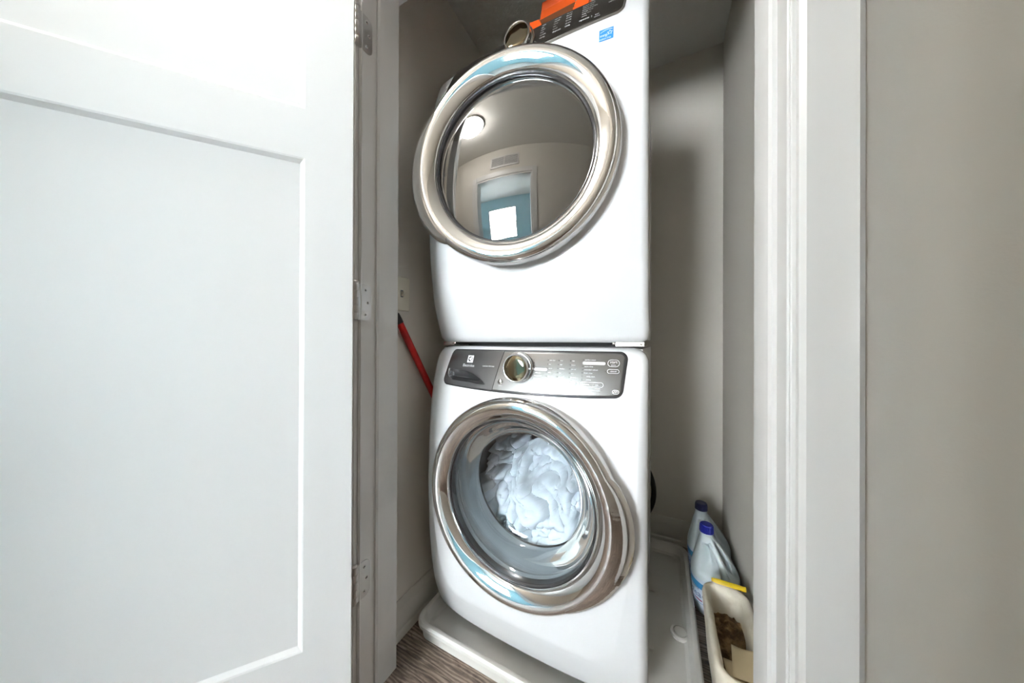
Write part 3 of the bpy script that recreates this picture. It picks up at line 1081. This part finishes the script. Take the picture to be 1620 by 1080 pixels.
def pan_loop(ins, z, r=0.05):
    return [(a, b, z) for a, b in rrect(PX0 + ins, PX1 - ins, PY0 + ins, PY1 - ins, max(r - ins * 0.6, 0.012), 8)]


pn = MB()
pn.loops([pan_loop(0.013, 0.0), pan_loop(0.010, 0.030), pan_loop(0.008, 0.034), pan_loop(0.003, 0.0355), pan_loop(0.0, 0.039), pan_loop(0.0, 0.049), pan_loop(0.005, 0.0545), pan_loop(0.012, 0.055), pan_loop(0.018, 0.052),
          pan_loop(0.030, 0.020), pan_loop(0.040, 0.013), pan_loop(0.06, 0.0125)], True, True, True)
pan = pn.build('drain_pan', 'pan', None, smooth=True, angle=32)
tag(pan, 'shallow white plastic drain pan on the floor under the washer', 'drain pan')
bo = MB().lathe([(0.030, 0.0), (0.029, 0.008), (0.026, 0.0115), (0.0215, 0.0115), (0.0207, 0.006), (0.0195, 0.006), (0.0187, 0.0105), (0, 0.0105)], (0.058, 1.15, 0.0122), (0, 0, 1), 40).build('drain_cap', 'pan', pan, smooth=True, angle=30)
MB().prism(rrect(0.045, 0.088, 1.125, 1.175, 0.012, 5), lambda a, b, d: (a, b, d), 0.012, 0.0185).build('drain_boss', 'pan', pan, bevel=0.003)
for yy in (1.05, 1.30):
    MB().box(-0.06, -0.022, yy - 0.005, yy + 0.005, 0.012, 0.022).build('rib', 'pan', pan, bevel=0.003)

# ------------------------------------------------------------------ red pole by the left wall
pole = empty('cleaning_pole', (-0.770, 1.34, 0.0))
tag(pole, 'red pole with a black tip leaning on the closet wall behind the washer', 'pole')
pa, pb_ = Vector((-0.784, 0.708, 1.066)), Vector((-0.7705, 1.348, 0.013))
MB().tube([pa, pa.lerp(pb_, 0.5), pb_], 0.0118, 20).build('shaft', 'red', pole, smooth=True)
dv = (pa - pb_).normalized()
MB().tube([pa - dv * 0.004, pa + dv * 0.012, pa + dv * 0.028, pa + dv * 0.034], [0.0128, 0.0128, 0.0115, 0.006], 20).build('end_cap', 'blackrub', pole, smooth=True)

# ------------------------------------------------------------------ light switch
sw = empty('light_switch', (XL, 0.7275, 1.164))
tag(sw, 'ivory toggle switch plate on the closet wall above the red pole', 'switch')
MB().prism(rrect(0.6925, 0.7625, 1.106, 1.222, 0.004, 3), lambda a, b, d: (d, a, b), XL - 0.001, XL + 0.0068).build('plate', 'switch', sw, bevel=0.0025)
MB().box(XL + 0.004, XL + 0.0072, 0.722, 0.733, 1.152, 1.176).build('toggle_slot', 'seal', sw)
MB().prism([(0, 1.154), (0.012, 1.162), (0.014, 1.169), (0, 1.173)], lambda a, b, d: (XL + 0.005 + a, d, b), 0.7235, 0.7315).build('toggle', 'switch', sw, bevel=0.001)
for z in (1.134, 1.194):
    MB().lathe([(0.0035, 0), (0.003, 0.0012), (0, 0.0013)], (XL + 0.0055, 0.7275, z), (1, 0, 0), 14).build('screw', 'nickel', sw, smooth=True)

# ------------------------------------------------------------------ hose behind the washer
hp = []
for i in range(41):
    a = math.radians(-75 + 150 * i / 40)
    hp.append((-0.2645 + 0.235 * math.cos(a), 1.605 + 0.01 * math.sin(a * 2), 0.150 + 0.235 * math.sin(a) * 0.55 if False else 0.252 + 0.235 * math.sin(a)))
# a loop hanging from the back of the washer down to the pan
hp = [(-0.258 + 0.225 * math.cos(t), 1.612, 0.262 + 0.225 * math.sin(t)) for t in [math.radians(-88 + 176 * i / 48) for i in range(49)]]
hose = MB().tube(hp, 0.0115, 14).build('drain_hose', 'blackrub', None, smooth=True)
tag(hose, 'black rubber hose looping behind the washer near the back baseboard', 'hose')

# ------------------------------------------------------------------ bleach jugs
JPROF = [  # z, half width, half depth, centre shift towards the neck (0..1)
    (0.000, 0.058, 0.048, 0.0), (0.004, 0.065, 0.054, 0.0), (0.014, 0.069, 0.057, 0.0), (0.055, 0.0705, 0.0585, 0.0), (0.080, 0.0745, 0.061, 0.0), (0.120, 0.0755, 0.062, 0.0),
    (0.136, 0.0765, 0.063, 0.0), (0.146, 0.0765, 0.063, 0.0), (0.156, 0.0745, 0.0615, 0.02), (0.172, 0.0695, 0.0585, 0.08), (0.192, 0.0610, 0.0535, 0.22),
    (0.214, 0.0510, 0.0470, 0.42), (0.236, 0.0400, 0.0385, 0.64), (0.255, 0.0300, 0.0300, 0.82), (0.268, 0.0235, 0.0235, 0.95), (0.276, 0.0200, 0.0200, 1.0), (0.292, 0.0190, 0.0190, 1.0)]
NECK = -0.026


def jug_pt(cx, cy, th, z, off=0.0, hdir=0.0, dentless=False):
    zs = [p[0] for p in JPROF]
    rx = float(np.interp(z, zs, [p[1] for p in JPROF])) + off
    ry = float(np.interp(z, zs, [p[2] for p in JPROF])) + off
    sh = float(np.interp(z, zs, [p[3] for p in JPROF])) * NECK
    c, s = math.cos(th), math.sin(th)
    e = 2.0 / 2.5
    x = rx * math.copysign(abs(c) ** e, c)
    y = ry * math.copysign(abs(s) ** e, s)
    if not dentless:
        # hollows either side of the handle
        for dth, dep in ((-0.62, 0.036), (0.62, 0.032)):
            d = (th - (hdir + dth) + PI) % (2 * PI) - PI
            g = math.exp(-(d / 0.38) ** 4) * max(0, 1 - abs((z - 0.206) / 0.050) ** 2.5)
            k = 1 - dep * g / max(0.02, math.hypot(x, y))
            x *= k
            y *= k
    return (cx + sh + x, cy + y, z)


def make_jug(cx, cy, capm, label, hdir):
    root = empty('bleach_jug', (cx, cy, 0.0))
    tag(root, label, 'jug', 'bleach jugs')
    n = 72
    zs = []
    for a, b in zip(JPROF[:-1], JPROF[1:]):
        k = 3 if b[0] - a[0] > 0.011 else 1
        zs += [a[0] + (b[0] - a[0]) * i / k for i in range(k)]
    zs.append(JPROF[-1][0])
    L = [[jug_pt(cx, cy, 2 * PI * k / n, z, hdir=hdir) for k in range(n)] for z in zs]
    MB().loops(L, True, True, True).build('body', 'jug', root, smooth=True, angle=60)
    # handle: a bar from the neck to the shoulder
    path, rad = [], []
    for i in range(17):
        t = i / 16
        z = 0.262 - 0.108 * t
        b = jug_pt(cx, cy, hdir, z, 0.000 + 0.005 * math.sin(PI * t) ** 0.8, dentless=True)
        path.append(b)
        rad.append(0.0090 + 0.004 * t)
    MB().tube(path, rad, 14).build('grip', 'jug', root, smooth=True)
    nx = cx + NECK
    cp = [(0.0, 0.292), (0.0, 0.2925)]
    ridge = []
    L = []
    m = 60
    for z, r in ((0.285, 0.0205), (0.2865, 0.0225), (0.300, 0.0222), (0.311, 0.0215), (0.3145, 0.0195), (0.315, 0.008)):
        L.append([(nx + (r + (0.0007 if k % 2 else 0) * (r > 0.02)) * math.cos(2 * PI * k / m), cy + (r + (0.0007 if k % 2 else 0) * (r > 0.02)) * math.sin(2 * PI * k / m), z) for k in range(m)])
    MB().loops(L, True, True, True).build('cap', capm, root, smooth=True, angle=25)
    MB().lathe([(0.0195, 0), (0.0215, 0.0005), (0.0222, 0.003), (0.0215, 0.0055), (0.0195, 0.006)], (nx, cy, 0.2785), (0, 0, 1), 40).build('neck_ring', 'jug', root, smooth=True)
    # paper label wrapped round the body
    lab = MB()
    tt = [math.radians(a) for a in range(150, 381, 5)]
    L = [[jug_pt(cx, cy, t, z, 0.0006, dentless=True) for t in tt] for z in (0.022, 0.05, 0.08, 0.1075, 0.125, 0.134)]
    lab.loops(L, False)
    lo = lab.build('paper_label', 'labelw', root, smooth='all')

    def patch(nm, m_, a0, a1, z0a, z1a, z0b, z1b, off):
        ta = np.linspace(math.radians(a0), math.radians(a1), 14)
        mb = MB()
        L = []
        for v in (0, 0.5, 1):
            L.append([jug_pt(cx, cy, t, (z0a + (z0b - z0a) * i / 13) * (1 - v) + (z1a + (z1b - z1a) * i / 13) * v, off, dentless=True) for i, t in enumerate(ta)])
        mb.loops(L, False)
        return mb.build(nm, m_, lo, smooth='all')
    patch('blue_field', 'labelb', 152, 178, 0.070, 0.133, 0.090, 0.133, 0.0009)
    patch('blue_field', 'labelb', 178, 250, 0.104, 0.128, 0.094, 0.116, 0.0009)
    patch('blue_field', 'labelb', 300, 378, 0.075, 0.118, 0.060, 0.118, 0.0009)
    patch('magenta_bar', 'labelm', 186, 236, 0.0545, 0.0590, 0.050, 0.0545, 0.0010)
    patch('blue_bar', 'labelb', 186, 250, 0.0440, 0.0460, 0.041, 0.043, 0.0010)

    def wrap(body, size, a0, z, m_):
        v, f = text_mesh(body, size)
        lo2 = MB().add([jug_pt(cx, cy, math.radians(a0) + a / 0.064, z + b, 0.0012, dentless=True) for a, b in v], f)
        lo2.build('lettering', m_, lo)
    wrap('Bleach', 0.034, 184, 0.0640, 'labeld')
    wrap('disinfecting', 0.0105, 186, 0.0935, 'labeld')
    return root


make_jug(0.1785, 1.330, 'capblue', 'bleach jug with a bright blue cap, beside the lined waste bin', math.radians(285))
make_jug(0.1785, 1.498, 'capnavy', 'bleach jug with a dark navy cap, in the back corner of the closet', math.radians(292))

# ------------------------------------------------------------------ waste bin
BX_0, BX_1, BY_0, BY_1, BZ = 0.122, 0.236, 0.835, 1.155, 0.215
bin_ = empty('waste_bin', ((BX_0 + BX_1) / 2, (BY_0 + BY_1) / 2, 0))
tag(bin_, 'slim mint green waste bin lined with a cream bag, beside the drain pan', 'bin')


def bin_loop(off, z, r=0.045, noise_amp=0.0, n=10):
    k = (1 - z / BZ) * 0.012
    pts = rrect(BX_0 - off + k, BX_1 + off - k, BY_0 - off + k * 2, BY_1 + off - k * 2, min(r + off, 0.05), n)
    # densify the straight runs (the same count on every loop)
    out = []
    m = len(pts)
    for i in range(m):
        a, b = pts[i], pts[(i + 1) % m]
        st_ = 1
        if (i + 1) % (n + 1) == 0:
            st_ = 26 if abs(b[1] - a[1]) > abs(b[0] - a[0]) else 5
        for t in range(st_):
            out.append((a[0] + (b[0] - a[0]) * t / st_, a[1] + (b[1] - a[1]) * t / st_))
    res = []
    cx_, cy_ = (BX_0 + BX_1) / 2, (BY_0 + BY_1) / 2
    for a, b in out:
        nz = noise.noise(Vector((a * 26, b * 26, z * 9))) + 0.5 * noise.noise(Vector((a * 48, b * 48, z * 16)))
        d = Vector((a - cx_, (b - cy_) * 0.5)).normalized()
        res.append((a + d.x * nz * noise_amp, b + d.y * nz * noise_amp, z + nz * noise_amp * 0.6))
    return res


zl = [0.0, 0.004, 0.05, 0.12, 0.18, BZ]
bb = MB().loops([bin_loop(-0.004, 0.0), bin_loop(0, 0.004), bin_loop(0, 0.10), bin_loop(0, 0.208), bin_loop(-0.002, 0.208), bin_loop(-0.002, 0.02)], True, True, True)
bb.build('body', 'bin', bin_, smooth=True, angle=40)
lb = MB().loops([bin_loop(0.003, 0.045, noise_amp=0.002), bin_loop(0.004, 0.075, noise_amp=0.003), bin_loop(0.0045, 0.105, noise_amp=0.003), bin_loop(0.0045, 0.135, noise_amp=0.003), bin_loop(0.0055, 0.165, noise_amp=0.003), bin_loop(0.006, 0.195, noise_amp=0.0025), bin_loop(0.006, 0.212, noise_amp=0.0022),
                 bin_loop(0.003, 0.2215, noise_amp=0.002), bin_loop(-0.003, 0.224, noise_amp=0.002), bin_loop(-0.009, 0.220, noise_amp=0.0022), bin_loop(-0.0145, 0.205, noise_amp=0.0025), bin_loop(-0.016, 0.17, noise_amp=0.003), bin_loop(-0.016, 0.12, noise_amp=0.003), bin_loop(-0.016, 0.06, noise_amp=0.002)], True)
lb.build('bag', 'bag', bin_, smooth='all')
# yellow drawstring on the far rim
ys = MB()
pth = [(0.146 + 0.09 * t, 1.152 - 0.006 * math.sin(PI * t), 0.2285 + 0.004 * math.sin(PI * t)) for t in [i / 12 for i in range(13)]]
L = []
for i, p in enumerate(pth):
    w_ = 0.006 * min(1, i / 2 + 0.15)
    L.append([(p[0], p[1] - w_, p[2] - 0.003), (p[0], p[1] - w_ * 0.6, p[2] + 0.004), (p[0], p[1] + w_ * 0.6, p[2] + 0.007), (p[0], p[1] + w_, p[2] + 0.004), (p[0], p[1] + w_ * 0.4, p[2] - 0.003)])
ys.loops(L, True, True, True)
ys.build('drawstring', 'yellow', bin_, smooth=True, angle=60)
# lint
G = []
lx_, ly_ = (BX_0 + BX_1) / 2, (BY_0 + BY_1) / 2
edge = bin_loop(-0.0120, 0.14)
ne, nr = len(edge), 36
for i in range(nr):
    k_ = 1 - i / nr
    for p in edge:
        x, yq = lx_ + (p[0] - lx_) * k_, ly_ + (p[1] - ly_) * k_
        f_ = noise.fractal(Vector((x * 30, yq * 30, 0.3)), 0.9, 2.0, 5)
        t_ = abs(noise.noise(Vector((x * 55, yq * 55, 4.0))))
        G.append((x, yq, 0.138 + 0.010 * f_ - 0.014 * t_ + 0.012 * max(0, (yq - 1.03) / 0.1)))
ff = [(i * ne + j, i * ne + (j + 1) % ne, (i + 1) * ne + (j + 1) % ne, (i + 1) * ne + j) for i in range(nr - 1) for j in range(ne)]
ff.append(tuple((nr - 1) * ne + j for j in range(ne)))
ln = MB().add(G, ff).build('lint', 'lint', None, smooth='all')
tag(ln, 'clumped brown lint filling the lined waste bin', 'lint', kind='stuff')


def sheet(label, cx_, cy_, cz_, w_, d_, rz, tx, ty):
    mb = MB()
    n = 10
    vs_ = []
    R_ = Matrix.Rotation(rz, 3, 'Z') @ Matrix.Rotation(tx, 3, 'X') @ Matrix.Rotation(ty, 3, 'Y')
    for i in range(n + 1):
        for j in range(n + 1):
            a, b = -w_ / 2 + w_ * i / n, -d_ / 2 + d_ * j / n
            p = Vector((a, b, 0.006 * noise.noise(Vector((a * 25 + cx_ * 50, b * 25, 1)))))
            vs_.append(R_ @ p + Vector((cx_, cy_, cz_)))
    mb.add(vs_, [(i * (n + 1) + j, (i + 1) * (n + 1) + j, (i + 1) * (n + 1) + j + 1, i * (n + 1) + j + 1) for i in range(n) for j in range(n)])
    o = mb.build('dryer_sheet', 'paper', None, smooth='all')
    tag(o, label, 'paper')
    so = o.modifiers.new('thickness', 'SOLIDIFY')
    so.thickness = 0.001
    return o


sheet('cream paper sheet lying flat on the lint in the waste bin', 0.184, 0.910, 0.160, 0.068, 0.100, 0.06, 0.04, -0.04)
sheet('cream paper sheet tilted up on the lint of the waste bin', 0.196, 0.950, 0.172, 0.060, 0.085, -0.12, 0.10, -0.12)

# ------------------------------------------------------------------ carton on the dryer
ctn = empty('carton', (-0.285, 0.93, 1.952))
tag(ctn, 'open orange carton with torn saw tooth edges on top of the dryer', 'box')
CY0, CY1, CZ0 = 0.872, 0.992, 1.952
CX0, CX1 = -0.383, -0.193


def saw(p0, p1, n_, amp):
    a, b = Vector(p0), Vector(p1)
    d = (b - a)
    nn = Vector((-d.y, d.x)).normalized()
    out = []
    for i in range(n_):
        out.append(tuple(a + d * (i / n_)))
        out.append(tuple(a + d * ((i + 0.5) / n_) + nn * amp))
    out.append(tuple(b))
    return out


front = [(CX0, CZ0), (CX1, CZ0), (CX1, CZ0 + 0.085), (-0.226, CZ0 + 0.085)] + saw((-0.228, CZ0 + 0.085), (-0.262, CZ0 + 0.012), 10, 0.003) + [(-0.322, CZ0 + 0.012)] + saw((-0.324, CZ0 + 0.012), (-0.349, CZ0 + 0.075), 9, 0.003) + [(CX0, CZ0 + 0.080)]
MB().prism(front, lambda a, b, d: (a, d, b), CY0, CY0 + 0.0018).build('front_wall', 'orange', ctn)
MB().box(CX0, CX0 + 0.0018, CY0, CY1, CZ0, CZ0 + 0.082).build('side_wall', 'orange', ctn)
MB().box(CX1 - 0.0018, CX1, CY0, CY1, CZ0, CZ0 + 0.085).build('side_wall', 'orange', ctn)
MB().box(CX0, CX1, CY1 - 0.0018, CY1, CZ0, CZ0 + 0.085).build('back_wall', 'orange', ctn)
MB().box(CX0, CX1, CY0, CY1, CZ0, CZ0 + 0.0018).build('bottom', 'orange', ctn)
MB().box(CX0 + 0.002, CX1 - 0.002, CY1 - 0.0030, CY1 - 0.0019, CZ0 + 0.002, CZ0 + 0.084).build('back_lining', 'brown', ctn)
# torn lid folded up and back, its unprinted side towards us
def flap(name, m_, rows):
    L_ = [[(x0_, yy, CZ0 + zz), (x1_, yy, CZ0 + zz), (x1_, yy + 0.0015, CZ0 + zz), (x0_, yy + 0.0015, CZ0 + zz)] for x0_, x1_, yy, zz in rows]
    MB().loops(L_, True, True, True).build(name, m_, ctn)


flap('lid_flap', 'brown', ((-0.338, -0.252, 0.886, 0.004), (-0.350, -0.247, 0.893, 0.060), (-0.360, -0.243, 0.902, 0.106)))
flap('lid_tip', 'orange', ((-0.360, -0.243, 0.902, 0.106), (-0.354, -0.238, 0.900, 0.130), (-0.349, -0.235, 0.894, 0.150)))


# ------------------------------------------------------------------ hall lamps and vent (seen mirrored in the dryer glass)
def dome(x, y, r, gm, label):
    root = empty('ceiling_lamp_offscreen', (x, y, CEIL))
    tag(root, label, 'lamp')
    MB().lathe([(0, 0), (r * 1.06, 0), (r * 1.08, 0.012), (r * 1.02, 0.022), (0, 0.022)], (x, y, CEIL + 0.001), (0, 0, -1), 48).build('base', 'nickel', root, smooth=True, angle=30)
    pr_ = [(r * math.cos(a), 0.020 + 0.085 * math.sin(a)) for a in [PI / 2 * i / 12 for i in range(13)]]
    MB().lathe(pr_, (x, y, CEIL), (0, 0, -1), 32).build('glass_dome_offscreen', gm, root, smooth='all')
    MB().lathe([(0.012, 0.100), (0.012, 0.108), (0.007, 0.116), (0, 0.118)], (x, y, CEIL), (0, 0, -1), 20).build('finial', 'nickel', root, smooth=True)


dome(-0.96, 0.07, 0.145, 'lampglass', 'frosted glass dome lamp on the hall ceiling mirrored in the dryer door')

vent = empty('air_vent', (-0.65, HY, 2.21))
tag(vent, 'white air return grille on the hall wall over the doorway', 'vent')
vx0, vx1, vz0, vz1 = -0.86, -0.44, 2.125, 2.295
MB().box(vx0, vx1, HY - 0.001, HY + 0.004, vz0, vz1).build('backing', 'seal', vent)
for b in ((vx0, vx1, vz0, vz0 + 0.02), (vx0, vx1, vz1 - 0.02, vz1), (vx0, vx0 + 0.02, vz0, vz1), (vx1 - 0.02, vx1, vz0, vz1), (-0.657, -0.643, vz0, vz1)):
    MB().box(b[0], b[1], HY, HY + 0.012, b[2], b[3]).build('frame', 'trim', vent)
nsl = 9
for i in range(nsl):
    z = vz0 + 0.024 + (vz1 - vz0 - 0.048) * i / (nsl - 1)
    vs_ = MB().prism([(HY + 0.003, z + 0.006), (HY + 0.010, z - 0.005), (HY + 0.0115, z - 0.004), (HY + 0.0045, z + 0.007)], lambda a, b, d: (d, a, b), vx0 + 0.015, vx1 - 0.015)
    vs_.build('slat', 'trim', vent)
